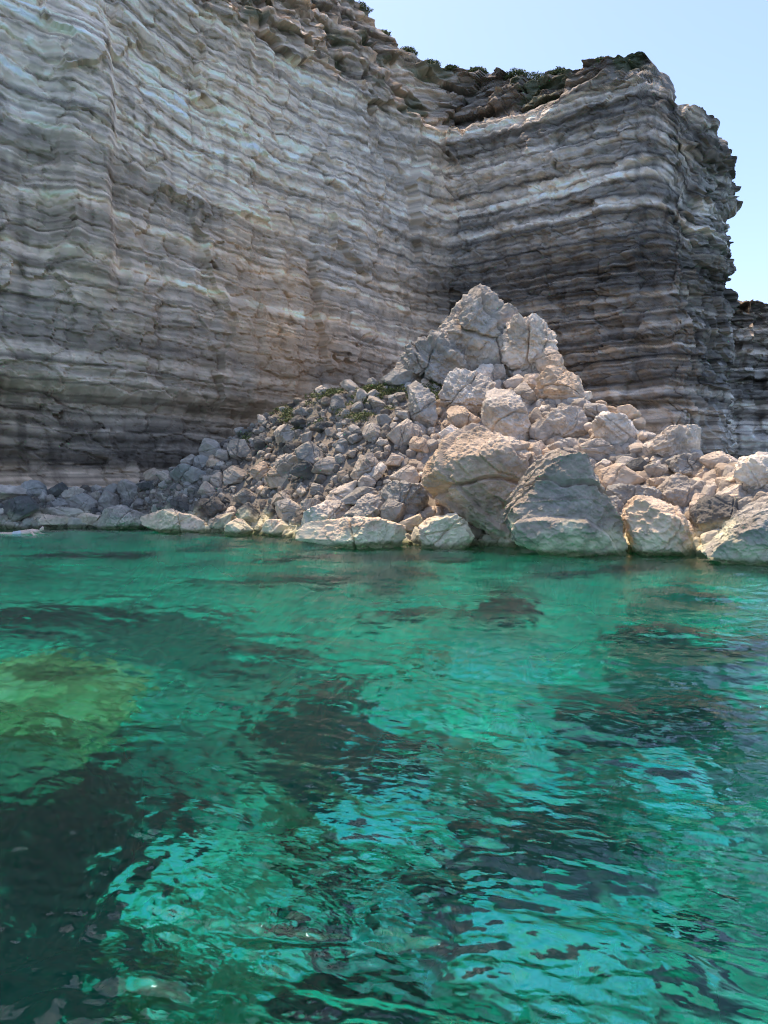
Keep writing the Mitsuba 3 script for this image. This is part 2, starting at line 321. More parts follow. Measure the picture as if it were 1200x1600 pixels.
def rock(rng, level, radius_fn, cuts_n=9, depth_cut=(0.72, 0.96), scale=1.0, rough=1.0, front=False, chip=(0.80, 0.97)):
    """A rock about the origin: a star shape, flattened by random planes with worn edges, then broken up by noise."""
    ico = ICO[level]
    d = np.array(ico.vertices)
    r = radius_fn(d)
    for _ in range(cuts_n):
        n = rng.normal(size=3)
        if front:
            n[1] = -abs(n[1]) - 0.75
        n /= np.linalg.norm(n)
        h = radius_fn(n[None])[0] * rng.uniform(*depth_cut)
        c = d @ n
        rc = np.where(c > 0.05, h / np.maximum(c, 0.05), 1e3)
        k = 0.006 * scale
        r = -k * np.logaddexp(-r / k, -np.minimum(rc, 40 * scale) / k)
    for _ in range(9):
        n = rng.normal(size=3)
        n /= np.linalg.norm(n)
        c = d @ n
        h = (r * c).max() * rng.uniform(*chip)
        r = np.minimum(r, np.where(c > 0.05, h / np.maximum(c, 0.05), 1e3))
    p = d * r[:, None]
    o = rng.uniform(0, 90, 3)
    q = p / scale
    ax_ = rng.normal(size=3)
    ax_ /= np.linalg.norm(ax_)
    lay = (q @ ax_) * rng.uniform(3.0, 5.5) + 0.5 * fbm(q * 1.5 + o, 2, 9) + o[0]
    bed = noise(np.stack([np.floor(lay) * 1.7, 0 * lay, 0 * lay], -1), 12) - 0.5
    m = bed * sstep(0.0, 0.12, lay % 1.0) * rng.uniform(0.03, 0.15)
    m = m + (fbm(q * 1.3 + o, 2, 1) - 0.5) * 0.06 + (0.2 - np.abs(fbm(q * 2.4 + o, 3, 2) - 0.5)) * 0.06
    for _ in range(2 if level > 3 else 1):
        n = rng.normal(size=3)
        n /= np.linalg.norm(n)
        m = m - 0.09 * sstep(0.05, 0.0, np.abs(q @ n - rng.uniform(-0.5, 0.5) + 0.25 * (fbm(q * 2 + o, 3, 14) - 0.5)))
    m = m + (fbm(q * 7 + o, 3, 3) - 0.5) * 0.05
    if level >= 5:
        w = p + o
        m = m + (0.2 - np.abs(fbm(w * 2.1, 4, 4) - 0.5)) * 0.22 / scale + (fbm(w * 7, 3, 5) - 0.5) * 0.12 / scale
    return p + d * (m * scale * rough)[:, None], np.array(ico.faces)


def rock_color(p, rng, value, warm, contrast=1.0, world=None):
    o = rng.uniform(0, 90, 3)
    v = value * (1 + contrast * (1.1 * (fbm(p * 0.9 + o, 3, 6) - 0.5) + 0.9 * (fbm(p * 4.5 + o, 3, 7) - 0.5)))
    w = warm + 1.1 * (fbm(p * 0.6 + o + 7, 3, 8) - 0.5)
    return shore_stain(p, tint(v, w))


TONES = {'pale': (0.42, 0.6), 'tan': (0.36, 1.0), 'pink': (0.35, 1.2), 'orange': (0.34, 1.5), 'grey': (0.24, 0.2), 'mid': (0.30, 0.5), 'dark': (0.11, 0.0), 'giant': (0.29, 1.1), 'huge': (0.25, 0.7), 'white': (0.50, 0.5), 'cream': (0.42, 1.1)}
busy = np.zeros((1700, 1700), bool)          # photograph area taken by the rocks below, so that the scattered ones keep off


def named_rock(kind_, key, poly, tone, label, thick=0.8, level=4, seed=1, push=0.30, cat='boulder', rough=0.8, cuts_n=8, base=None, group=None, power=4.2):
    rng = np.random.default_rng(seed)
    q = np.array([[float(v) for v in w.split(',')] for w in poly.split()])
    lo, hi = q.min(0), q.max(0)
    mid = (lo + hi) / 2
    w_px, h_px = hi - lo
    d0 = slope_depth(mid[0], base if base else hi[1])
    size = math.sqrt(w_px * h_px) * d0 / FOC
    dc = d0 + 0.5 * push * size
    level = min(level, 4) if math.sqrt(w_px * h_px) < 46 else level
    q = mid + (q - mid) * (1.05 if level > 5 else 1.15)
    wq = at(q[:, 0], q[:, 1], dc)
    area = q.mean(0) * 0.5 + mid * 0.5
    c = at(area[0], area[1], dc)
    pol = np.stack([wq[:, 0] - c[0], wq[:, 2] - c[2]], -1)
    ro = gaussian_filter1d(outline_radius(pol), 3, mode='wrap')
    rd = thick * size * 0.5

    def radius(d):
        th = np.arctan2(d[:, 2], d[:, 0]) / (2 * math.pi) * 360 % 360
        rr = np.interp(th, np.arange(361), np.r_[ro, ro[0]])
        pl = np.hypot(d[:, 0], d[:, 2])
        return ((pl / rr) ** power + (np.abs(d[:, 1]) / rd) ** power + 1e-12) ** (-1 / power)

    v, f = rock(rng, level, radius, 4 if level > 5 else cuts_n, (0.80, 0.99) if level > 5 or (tone == 'cream' and kind_ == 'slab') else (0.70, 0.96) if 'peak' in label or 'broad' in label or tone == 'cream' else (0.55, 0.94), size * 0.5, rough * (2.6 if 'peak' in label or 'ragged' in label else 1.8), front=True, chip=(0.78, 0.96) if level < 6 else (0.84, 0.98))
    p = v + c
    val, warm = TONES[tone]
    put(key, (p, f), 'rock_surface', rock_color(p, rng, val * rng.uniform(0.92, 1.08), warm), label=label, category=cat, group=group)
    x0, x1, y0, y1 = int(lo[0]) + 3, int(hi[0]) - 3, int(lo[1]) + 3, int(hi[1]) - 3
    if x1 > max(x0, 0) and y1 > y0:
        busy[y0:y1, max(x0, 0):x1] = True


exec_rocks = '''
slab|775,446 791,481 804,494 795,520 772,540 740,566 718,579 703,558 690,530 672,520 700,500 718,482 729,457 753,455|mid|tall tilted slab that forms the topmost peak of the rockfall|.7|5|.1|tall
slab|668,527 687,537 705,556 723,580 697,598 660,584 615,580 630,562 647,545|grey|layered grey slab leaning below the left side of the peak|.7|5|.1
slab|697,535 706,505 722,485 733,478 738,500 726,530 708,552|grey|narrow upright slab on the left flank of the topmost peak|.8|5|.1
rock|838,560 858,545 872,556 884,580 866,590 845,582|tan|cracked tan block at the right foot of the pale mass by the peak|.9|5|.1
rock|600,592 622,574 648,570 660,588 640,600 615,602|grey|low dark grey ledge rock left of the layered leaning slab|.9|5|.1
rock|735,592 752,570 770,574 776,592 760,600 742,600|pale|small pale block at the foot of the peak slab|.9|4|.1
rock|797,520 808,503 822,510 832,499 848,505 853,522 863,532 861,560 868,574 840,584 812,572 790,566|pale|broad pale blocky mass just right of the topmost peak|.8|5|.1
rock|780,513 804,502 808,521 801,548 777,572 738,582 745,558 767,537|mid|cracked grey block wedged under the peak slab|.7|4|.1
boulder|672,745 674,762 695,781 729,802 761,824 791,843 815,846 850,815 880,770 888,722 845,709 807,703 775,693 748,670 720,682 697,699 682,722|giant|largest overhanging boulder with a pinkish upper face above a dark hollow|.9|6|.5
boulder|800,793 799,815 812,845 830,858 870,862 920,864 982,866 970,846 957,830 946,795 938,775 920,750 905,722 890,711 871,714 847,733 826,757|huge|huge grey boulder with pale foot in the water right of the pinkish one|.9|6|.12
rock|984,807 992,830 1010,864 1040,868 1088,866 1082,848 1067,832 1052,806 1038,786 1020,783 1003,785|cream|pointed pale rock with yellowish foot standing in the water|.9|5|.25
slab|950,768 975,761 1015,768 1040,784 1053,803 1040,815 1000,812 980,800|grey|flat grey slab lying behind the pointed pale rock|1.0|5|.2
boulder|1112,869 1130,842 1160,815 1187,792 1215,778 1260,785 1290,830 1290,888 1200,882 1150,878|grey|large sloping boulder cut by the right edge of the photo at the water|.9|6|.3
boulder|1089,799 1105,786 1125,779 1163,787 1177,793 1160,816 1140,828 1120,832 1095,822|dark|dark charcoal boulder left of the sloping edge boulder|.9|5|.25
rock|1069,832 1091,816 1117,836 1116,848 1085,849|cream|pale wedge under the dark charcoal boulder|.9|4|.25
rock|1087,862 1101,847 1113,848 1111,864 1097,868|cream|small yellowish stone at the waterline under the pale wedge|1|4|.25
rock|980,846 995,839 1002,849 1001,862 983,862|cream|small cream stone at the waterline beside the huge grey boulder|1|4|.25
rock|942,782 960,776 984,809 984,826 960,838 948,815|grey|grey block wedged between the huge boulder and the pointed rock|.9|5|.25
slab|931,741 950,733 968,727 997,748 1014,762 987,767 952,765|tan|tan tilted slab above the flat grey slab|1|4|.25
rock|1024,773 1045,758 1061,744 1085,761 1089,793 1067,805 1045,793|mid|split block with sunlit top and black shaded face|.9|5|.25
boulder|1023,694 1040,675 1067,664 1087,673 1089,699 1083,713 1053,711 1029,703|pale|pale rounded boulder perched on the right shoulder of the rockfall|.9|5|.2
rock|1043,713 1088,714 1115,732 1108,745 1072,742 1045,730|grey|purplish grey block under the perched boulder|.9|5|.25
boulder|1155,738 1173,720 1195,717 1225,724 1240,760 1210,773 1192,771 1170,752|white|whitish boulder high on the right edge of the photo|.9|5|.25
rock|1097,716 1120,706 1139,715 1158,724 1156,739 1133,739 1113,730|tan|tan rock with a reddish broken face right of the perched boulder|.9|5|.25
rock|1165,747 1180,735 1195,747 1195,771 1180,776 1168,766|grey|pitted grey rock below the whitish edge boulder|.9|4|.2
slab|1126,777 1140,766 1152,758 1174,772 1168,778 1136,781|white|white wedge lying on top behind the charcoal boulder|1|4|.25
rock|1100,755 1120,748 1133,759 1129,773 1108,769|pale|round pale rock left of the white wedge|.9|4|.2
slab|1083,757 1100,752 1126,775 1093,777|mid|grey slab leaning right of the split block|.9|4|.25
slab|1011,729 1029,724 1052,738 1046,749 1029,745 1014,738|grey|flat grey slab below the purplish block|1|4|.25
rock|1016,748 1040,746 1046,759 1024,766|tan|brown rock above the split block|1|4|.25
slab|928,662 947,650 973,655 993,669 988,689 960,697 941,681|white|big white flat block in the middle of the right slope|.9|5|.2
rock|944,621 960,611 968,603 997,626 1000,640 971,634|pale|pale pointed block on the upper right skyline of the rockfall|.9|4|.2
rock|963,638 981,635 1001,648 989,664 971,652|tan|tan cube below the skyline block|.9|4|.2
rock|938,648 947,635 966,637 966,649|orange|orange stone left of the tan cube|.9|4|.2
boulder|845,592 862,575 884,587 904,595 909,612 900,631 880,626 846,622|orange|orange tan boulder at the top of the right slope|.9|5|.2
rock|842,611 875,600 888,610 866,623 847,625|white|white stone in front of the orange tan boulder|.9|4|.25
rock|818,587 844,586 844,608 835,614 820,600|tan|squarish tan rock between the pale mass and the orange boulder|.9|4|.2
rock|789,597 812,584 821,598 807,609 795,609|pale|pale rock under the pale blocky mass|.9|4|.2
rock|801,611 820,598 836,622 830,634 812,637|mid|leaning block right of the tall upright rock|.9|4|.2
rock|756,586 770,574 783,569 788,590 775,602 760,603|mid|round brown stone below the peak slab|.9|4|.2
boulder|770,611 790,605 806,617 818,650 831,687 829,706 815,702 792,682 775,674 762,654 762,636|pale|tall upright pale rock leaning above the pinkish giant|.8|5|.2
rock|699,594 715,581 740,591 766,602 752,635 746,654 720,639 690,639|pale|ragged whitish rock below the peak left of centre|.8|5|.2
rock|699,647 710,634 735,639 748,656 741,672 720,677 702,662|pink|pinkish smooth rock under the ragged whitish one|.9|4|.25
rock|640,608 652,598 675,620 679,652 665,664 644,652|mid|upright brownish pillar rock on the left slope top|.8|5|.2
rock|686,678 705,665 721,673 721,689 700,694|pale|pale stone on the upper left shoulder of the pinkish giant|.9|4|.25
rock|789,683 807,679 821,691 818,705 794,699|pale|grey white stone at the foot of the tall upright rock|.9|4|.25
rock|851,656 870,638 900,640 916,651 911,679 885,684 864,673|mid|big furrowed rock left of the white flat block|.9|5|.2
rock|827,668 850,656 876,675 878,688 855,694 830,682|mid|rough rock right of the tall upright rock|.9|4|.2
rock|861,698 882,685 904,690 906,709 885,716 866,711|mid|grey rock on top of the huge grey boulder|.9|4|.25
rock|829,696 845,689 856,706 838,709|pale|small pale stone behind the crest of the huge boulder|.9|4|.25
slab|911,697 933,684 966,710 944,722 920,711|mid|slanting grey slab below the white flat block|.9|4|.25
rock|906,733 925,719 936,732 920,741|mid|rough stone against the top of the huge grey boulder|.9|4|.25
rock|932,727 947,716 957,726 939,738|pale|pale stone right of the rough one at the huge boulder|.9|4|.25
rock|981,724 1000,716 1012,726 997,738 985,735|dark|dark grey stone on the tan tilted slab|.9|4|.25
slab|963,713 995,709 1001,717 968,720|grey|thin flat slab above the dark grey stone|1|4|.25
boulder|595,771 617,757 660,762 662,786 647,807 631,807 604,784|grey|dark grey boulder left of the pinkish giant above the ledge|.9|5|.25
rock|598,795 609,782 634,790 626,811 612,823 597,816|grey|bluish grey cube standing on the cream ledge|.9|5|.25
rock|620,819 655,804 661,824 644,830|cream|pale wedge right of the bluish cube|.9|4|.25
slab|655,828 673,814 708,809 725,821 737,852 700,856 660,853|cream|cream ledge block at the water left of the dark hollow|1.1|5|.3
slab|447,842 472,822 509,815 587,812 627,823 682,842 677,857 600,857 501,850|cream|long cream ledge at the water in the middle of the shore|.5|6|.2
boulder|540,808 573,776 598,776 602,792 598,816 544,817|mid|triangular grey boulder resting on the long cream ledge|.9|5|.25
slab|466,827 480,803 509,788 549,785 543,812 509,822|pale|long pale sloping slab at the left end of the cream ledge|1|5|.25
rock|500,784 525,762 557,752 549,772 533,789 509,792|pale|pale leaning rock behind the pale sloping slab|.9|4|.25
rock|532,784 560,761 585,765 584,774 557,787|grey|grey rock behind the triangular boulder|.9|4|.25
rock|556,757 571,740 588,753 585,764 562,764|pale|pale pointed stone above the triangular boulder|.9|4|.25
rock|468,783 493,781 509,795 485,805|grey|flat grey rock left of the pale leaning rock|.9|4|.25
boulder|426,789 451,778 470,793 459,813 435,811|mid|rounded grey boulder near the left shore under the pink cube|.9|5|.25
boulder|366,803 387,786 405,803 395,821 375,816|dark|dark boulder just above the left cream wedge|.9|5|.25
rock|345,834 355,820 373,811 388,825 397,833 376,837|cream|bright cream wedge at the water left of centre|.9|4|.3
rock|407,829 421,813 440,814 458,829 435,838|cream|cream rock at the water under the rounded grey boulder|.9|4|.3
rock|412,751 429,729 452,739 450,756 429,764|pink|pinkish cube perched over a black shadow on the left slope|.9|5|.2
rock|391,735 411,720 420,738 403,752|pink|pinkish split block left of the perched pink cube|.9|4|.2
rock|458,725 477,722 500,740 491,749 461,741|dark|dark leaning rock right of the pink cube|.9|4|.2
rock|550,741 563,714 588,709 588,725 563,752|mid|grey rock at the back of the dark gully|.9|4|.2
boulder|607,680 635,656 654,670 644,691 624,696|mid|brownish boulder below the pillar rock|.9|4|.2
rock|531,599 547,593 569,611 547,613|mid|brown stone on the scrubby top of the left slope|.9|4|.2
rock|607,747 637,728 657,737 649,755 616,755|pale|pale rock left of the pinkish giant|.9|4|.25
rock|575,741 595,722 604,731 587,752|pale|pale tilted stone near the dark gully|.9|4|.2
rock|602,725 613,709 630,715 624,728|pale|pale square stone above the pale tilted one|.9|4|.2
boulder|181,760 195,751 224,765 219,783 193,781|mid|large hump of brownish rock above the far left shore|.9|5|.2
rock|223,738 239,732 251,739 247,749 228,750|pink|pinkish white stone perched at the foot of the left wall|.9|4|.2
rock|214,757 246,751 247,764 230,768|dark|dark rock under the pinkish white stone|.9|4|.2
boulder|301,785 342,778 352,793 328,809 306,809|dark|dark hollowed boulder on the left shore|.9|5|.25
rock|255,790 277,778 300,786 303,802 260,802|dark|dark slab left of the dark hollowed boulder|.9|4|.25
slab|226,810 263,799 305,810 323,830 253,832|cream|long cream grey ledge at the left shore|.9|5|.25
slab|155,800 190,794 228,810 232,827 155,827|mid|grey ledge at the far left shore|.9|5|.25
rock|322,825 337,808 363,801 355,828|mid|grey brown wedge right of the long cream grey ledge|.9|4|.25
rock|346,741 363,729 383,737 380,753 354,755|mid|grey block high on the left slope|.9|4|.2
rock|327,746 344,738 350,760 333,760|mid|tilted grey stone left of the grey block|.9|4|.2
rock|304,773 321,753 341,769 333,778|mid|rounded grey rock above the dark hollowed boulder|.9|4|.2
rock|355,781 384,764 408,779 389,788|grey|broad grey rock above the dark boulder|.9|4|.2
rock|90,774 117,761 131,768 120,779 104,780|mid|domed rock with a brown face on the far left|.9|4|.2
rock|99,779 130,772 148,785 139,797 104,797|grey|blocky grey rock under the domed one|.9|4|.2
boulder|10,787 30,778 50,779 53,796 28,812 8,809|dark|dark overhanging block at the far left shore|.9|5|.2
slab|56,798 91,793 129,797 121,808 65,808|mid|long low slab above the swimmer's shore|.9|4|.25
slab|33,813 50,803 82,806 114,811 114,819 43,819|cream|cream slab at the waterline straight behind the swimmer|.9|4|.25
rock|119,814 130,802 157,807 147,820 127,820|cream|cream rock at the waterline right of the swimmer|.9|4|.25
slab|-70,778 -20,762 22,757 38,770 36,779 0,784 -60,790|pale|pale ledge high at the left edge of the photo|.9|5|.2
rock|145,823 165,806 184,802 210,812 203,826|mid|grey shore rock between the cream rock and the grey ledge|.9|4|.25
rock|140,773 154,767 157,782 145,784|mid|small brown block above the far left shore|.9|4|.2
rock|528,862 545,851 575,848 603,852 606,866 560,868|cream|low cream stone just off the hollow|.8|4|.2
'''
exec_rocks = exec_rocks.replace('528,862 545,851 575,848 603,852 606,866 560,868', '853,865 866,852 884,849 899,855 903,866 870,868')
exec_rocks = exec_rocks.replace('low cream stone just off the hollow', 'low crusted cream stone in the water before the huge grey boulder')
tally = {}
for i, line in enumerate(exec_rocks.strip().split('\n')):
    kind_, poly, tone, lab, thick, level, push = line.split('|')[:7]
    n = tally.get(kind_, 0)
    tally[kind_] = n + 1
    named_rock(kind_, kind_ + (f'_{n:03d}' if n else ''), poly, tone, lab, float(thick), int(level), 100 + i, float(push), cat=kind_)

# scattered rocks of the slope: each a thing, one label per stretch of the slope
rng = np.random.default_rng(7)


def stretch(px, py):
    if px < 330:
        return 'left', 'small angular rock in the strip of rocks along the foot of the left wall', 'small rocks below the left wall'
    if px < 640 and py < 700:
        return 'upper', 'small grey rock on the upper left rubble slope under the scrub', 'small rocks on the upper left slope'
    if px < 700:
        return 'lower', 'small angular rock on the lower left rubble slope above the shore ledges', 'small rocks on the lower left slope'
    return 'right', 'small pale rock filling the gaps of the right hand rockfall', 'small rocks of the right rockfall'


REFS = {'tall tilted slab that forms': 'the topmost peak slab', 'layered grey slab': 'the layered leaning slab', 'broad pale blocky': 'the pale blocky mass', 'largest overhanging': 'the pinkish giant boulder',
        'huge grey boulder with': 'the huge grey boulder', 'pointed pale rock with': 'the pointed shore rock', 'large sloping': 'the sloping edge boulder', 'dark charcoal boulder': 'the charcoal boulder',
        'pale rounded boulder perched': 'the perched pale boulder', 'whitish boulder high': 'the whitish edge boulder', 'big white flat': 'the white flat block', 'pale pointed block on': 'the skyline block',
        'orange tan boulder': 'the orange tan boulder', 'tall upright pale': 'the tall upright rock', 'ragged whitish': 'the ragged whitish rock', 'upright brownish': 'the brownish pillar rock', 'big furrowed': 'the furrowed rock',
        'long cream ledge at the water in': 'the long cream ledge', 'triangular grey': 'the triangular boulder', 'long pale sloping': 'the long pale slab', 'rounded grey boulder near': 'the rounded grey boulder',
        'pinkish cube perched': 'the perched pink cube', 'dark leaning': 'the dark leaning rock', 'grey rock at the back': 'the gully rock', 'brownish boulder below': 'the brownish boulder', 'brown stone on the scrubby': 'the brown scrub stone',
        'large hump': 'the brownish hump rock', 'pinkish white stone': 'the pinkish white stone', 'dark hollowed': 'the hollowed boulder', 'grey block high': 'the high grey block', 'domed rock': 'the domed rock',
        'dark overhanging block': 'the dark overhanging block', 'pale ledge high': 'the pale left ledge', 'split block': 'the split block', 'long cream grey': 'the cream grey ledge'}
refs = []
for line in exec_rocks.strip().split('\n'):
    bits = line.split('|')
    for start, short in REFS.items():
        if bits[3].startswith(start):
            q = np.array([[float(v) for v in w.split(',')] for w in bits[1].split()])
            refs.append(((q.min(0) + q.max(0)) / 2, short))
WAYS = ['right of', 'down to the right of', 'below', 'down to the left of', 'left of', 'up to the left of', 'above', 'up to the right of']
NTH = ['nearest', 'second', 'third', 'fourth', 'fifth', 'sixth', 'seventh', 'eighth', 'ninth', 'tenth', 'eleventh', 'twelfth']
scattered = {}
made = 0
tries = 0
while made < 195 and tries < 6000:
    tries += 1
    x = rng.uniform(-15, 1215)
    ys, yr = np.interp(x, shore[:, 0], shore[:, 1]), np.interp(x, ridge[:, 0], ridge[:, 1])
    y = rng.uniform(yr - 4, ys - 4)
    kind_, lab, grp = stretch(x, y)
    w = (11 + 38 * rng.uniform() ** 2.6) if kind_ != 'upper' else (8 + 24 * rng.uniform() ** 2.6)
    h = w * rng.uniform(0.5, 1.05)
    x0, x1, y0, y1 = int(x - w * .4), int(x + w * .4), int(y - h * .4), int(y + h * .4)
    if busy[y0:y1, max(x0, 0):max(x1, 1)].mean() > 0.25:
        continue
    busy[y0:y1, max(x0, 0):max(x1, 1)] = True
    d = slope_depth(x, min(y + h * .4, ys - 1))
    size = w * d / FOC / 2
    c = at(x, y, d + size * 0.5)
    ax = np.array([1.0, rng.uniform(0.7, 1.1), h / w]) * size
    rot = trimesh.transformations.random_rotation_matrix(rng.uniform(size=3))[:3, :3]
    turn = rot
    small = lambda dd: 0.92 / ((np.abs((dd / ax) @ turn) ** 5).sum(1)) ** 0.2
    v, f = rock(rng, 4 if w > 24 else 3, small, 5, (0.55, 0.92), size, 1.4, chip=(0.74, 0.96))
    tilt = trimesh.transformations.rotation_matrix(rng.normal() * 0.35, [0, 1, 0.2])[:3, :3]
    p = v @ tilt.T * 1.12 + c
    if kind_ == 'right':
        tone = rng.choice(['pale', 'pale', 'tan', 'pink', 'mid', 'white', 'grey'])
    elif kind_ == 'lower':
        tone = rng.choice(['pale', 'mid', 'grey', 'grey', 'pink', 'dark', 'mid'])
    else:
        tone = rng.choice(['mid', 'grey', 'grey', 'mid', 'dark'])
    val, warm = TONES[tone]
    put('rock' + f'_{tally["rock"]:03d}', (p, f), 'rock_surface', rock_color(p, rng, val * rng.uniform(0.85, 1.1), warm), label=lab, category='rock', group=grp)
    gaps = [np.hypot(*(np.array([x, y]) - m)) for m, _ in refs]
    near = int(np.argmin(gaps))
    way = WAYS[int(round(math.atan2(y - refs[near][0][1], x - refs[near][0][0]) / (math.pi / 4))) % 8]
    word = {'mid': 'greyish', 'tan': 'tan', 'pink': 'pinkish', 'white': 'whitish'}.get(tone, tone)
    scattered.setdefault((word, way, refs[near][1]), []).append((gaps[near], 'rock' + f'_{tally["rock"]:03d}'))
    tally['rock'] += 1
    made += 1

for (word, way, ref), found in scattered.items():
    for k, (_, key) in enumerate(sorted(found)):
        labels[key]['label'] = f'small {word} rock {way} {ref}' if len(found) == 1 else f'{NTH[min(k, 11)]} small {word} rock {way} {ref}'

# scree: uncountable small stones over the slope
vs, fs, cs, base = [], [], [], 0
protos = []
for k in range(14):
    ax = rng.uniform(0.6, 1.0, 3)
    protos.append(rock(rng, 2 if k < 7 else 1, lambda dd: 0.95 / ((np.abs(dd / ax) ** 5).sum(1)) ** 0.2, 4, (0.55, 0.92), 1.0, 0.5, chip=(0.8, 0.98)))
for k in range(10500):
    x = rng.uniform(-40, 1240)
    ys, yr = np.interp(x, shore[:, 0], shore[:, 1]), np.interp(x, ridge[:, 0], ridge[:, 1])
    y = rng.uniform(yr - 6, ys - 2)
    d = slope_depth(x, y)
    c = at(x, y, d)
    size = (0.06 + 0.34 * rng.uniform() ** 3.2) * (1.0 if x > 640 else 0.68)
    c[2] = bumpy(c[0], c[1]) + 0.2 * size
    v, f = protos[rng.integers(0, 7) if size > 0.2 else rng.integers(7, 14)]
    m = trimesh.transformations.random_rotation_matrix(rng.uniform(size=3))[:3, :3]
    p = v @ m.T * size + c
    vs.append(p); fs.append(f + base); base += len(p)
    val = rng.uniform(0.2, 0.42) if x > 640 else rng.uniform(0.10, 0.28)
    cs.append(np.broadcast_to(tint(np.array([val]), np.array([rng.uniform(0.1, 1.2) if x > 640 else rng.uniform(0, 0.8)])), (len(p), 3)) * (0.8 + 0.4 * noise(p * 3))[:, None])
vs = np.vstack(vs)
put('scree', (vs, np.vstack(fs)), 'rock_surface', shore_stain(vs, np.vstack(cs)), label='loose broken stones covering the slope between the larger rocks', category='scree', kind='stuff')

# ------------------------------------------------------------------ plants
def leaves(centre, size, n, g, leaf):
    """N small leaf blades in an uneven clump."""
    d = g.normal(size=(n, 3))
    d /= np.linalg.norm(d, axis=1, keepdims=True)
    c = d * (g.uniform(0.25, 1.0, n) ** 0.5)[:, None]
    lump = 0.55 + 0.9 * fbm(d * 1.9 + g.uniform(0, 50, 3), 3, 3)
    c = c * lump[:, None] * np.asarray(size)
    c[:, 2] = np.abs(c[:, 2])
    a = g.normal(size=(n, 3)); a /= np.linalg.norm(a, axis=1, keepdims=True)
    b = np.cross(a, g.normal(size=(n, 3))); b /= np.linalg.norm(b, axis=1, keepdims=True)
    ln_ = leaf * g.uniform(0.6, 1.4, (n, 1))
    v = np.stack([c - b * ln_ * .3, c + a * ln_, c + b * ln_ * .3, c - a * ln_], 1) + np.asarray(centre)
    f = np.arange(n)[:, None] * 4 + np.array([[0, 1, 2, 3]])
    k = np.array([0.06, 0.085, 0.03]) * g.uniform(0.6, 1.5, (n, 1)) + np.array([0.03, 0.02, 0.0]) * g.uniform(0, 1, (n, 1))
    return v.reshape(-1, 3), f, np.repeat(k, 4, 0)


rim_px = CX + FOC * P[-1, :, 0] / P[-1, :, 1]
vis = (S > seg[4]) & (S < edge + 2)
bushes = [(640, 0.8, 'small dark shrub on the clifftop rim nearest the sun glow'), (702, 0.6, 'low shrub on the clifftop rim left of the green clump'), (800, 0.9, 'green clump on the clifftop rim above the cliff corner'),
          (832, 1.2, 'widest green shrub on the clifftop rim at the saddle'), (868, 0.7, 'small green shrub on the clifftop rim right of the widest one'), (930, 0.6, 'tiny shrub on the clifftop rim below the summit'), (565, 0.9, 'leftmost shrub on the clifftop rim at the top of the photo'),
          (600, 0.7, 'second shrub from the left on the clifftop rim'), (672, 0.8, 'shrub on the descending clifftop rim right of the small dark one'), (742, 0.7, 'low shrub on the clifftop rim at the lowest dip')]
for i, (bpx, size, lab) in enumerate(bushes):
    g = np.random.default_rng(500 + i)
    j = np.nonzero(vis)[0][np.argmin(np.abs(rim_px[vis] - bpx))]
    c = P[-1, j] + np.array([-NX[j], -NY[j], 0]) * 0.4
    key = 'shrub' + (f'_{i:03d}' if i else '')
    labels[key] = {'label': lab, 'category': 'shrub', 'group': 'shrubs along the clifftop'}
    v, f, k = leaves(c - np.array([0, 0, 0.1]), (size * 1.3, size, size * 0.8), 1500, g, 0.11)
    put(key + '__foliage', (v, f), 'leaf_surface', k)
    st = trimesh.creation.cone(0.08, 0.7 * size, sections=7)
    put(key + '__stem', (np.array(st.vertices) + c - np.array([0, 0, 0.25]), np.array(st.faces)), 'leaf_surface', np.tile([0.10, 0.07, 0.05], (len(st.vertices), 1)))
g = np.random.default_rng(520)
vs, fs, cs, base = [], [], [], 0
for x, y, n, wd in ((380, 680, 10, 20), (560, 650, 14, 50), (430, 632, 26, 30), (480, 615, 34, 34), (525, 606, 30, 30), (600, 612, 36, 40), (660, 612, 22, 26), (690, 618, 14, 14), (455, 655, 8, 14), (878, 598, 6, 10), (925, 602, 8, 12)):
    for _ in range(n):
        qx, qy = x + g.normal() * wd * 0.55, y + g.normal() * 7
        d = slope_depth(qx, qy)
        c = at(qx, qy, d)
        c[2] = bumpy(c[0], c[1]) + 0.12
        v, f, k = leaves(c, (0.42, 0.42, 0.26), 70, g, 0.07)
        vs.append(v); fs.append(f + base); cs.append(k * np.array([1.25, 1.15, 1.0])); base += len(v)
put('scrub', (np.vstack(vs), np.vstack(fs)), 'leaf_surface', np.vstack(cs), label='low green scrub growing along the top of the rubble slope', category='scrub', kind='stuff')

# ------------------------------------------------------------------ seabed
def bed_at(px, py, depth):
    """Where the refracted line of sight meets a flat bed DEPTH metres below the surface."""
    d = float(sea_depth(px, py))
    s = at(px, py, d)
    hx = math.hypot(s[0], s[1])
    sin_t = hx / math.hypot(hx, EYE) / 1.333
    g = depth * sin_t / math.sqrt(1 - sin_t * sin_t)
    return s[:2] * (1 + g / hx)


bx = np.linspace(-40, 40, 520)
by = np.r_[np.linspace(-12, 34, 520), np.linspace(34.3, 48, 40)]
BX, BY = np.meshgrid(bx, by)
DS = np.interp(BX / np.maximum(BY, 6), (shore[:, 0] - CX) / FOC, [float(sea_depth(a, b)) for a, b in shore])
far = DS - BY                                           # metres from the shore
BZ = np.interp(far, [-6, 0, 2, 6, 14, 40], [-0.3, -1.5, -2.4, -3.5, -4.6, -5.0])
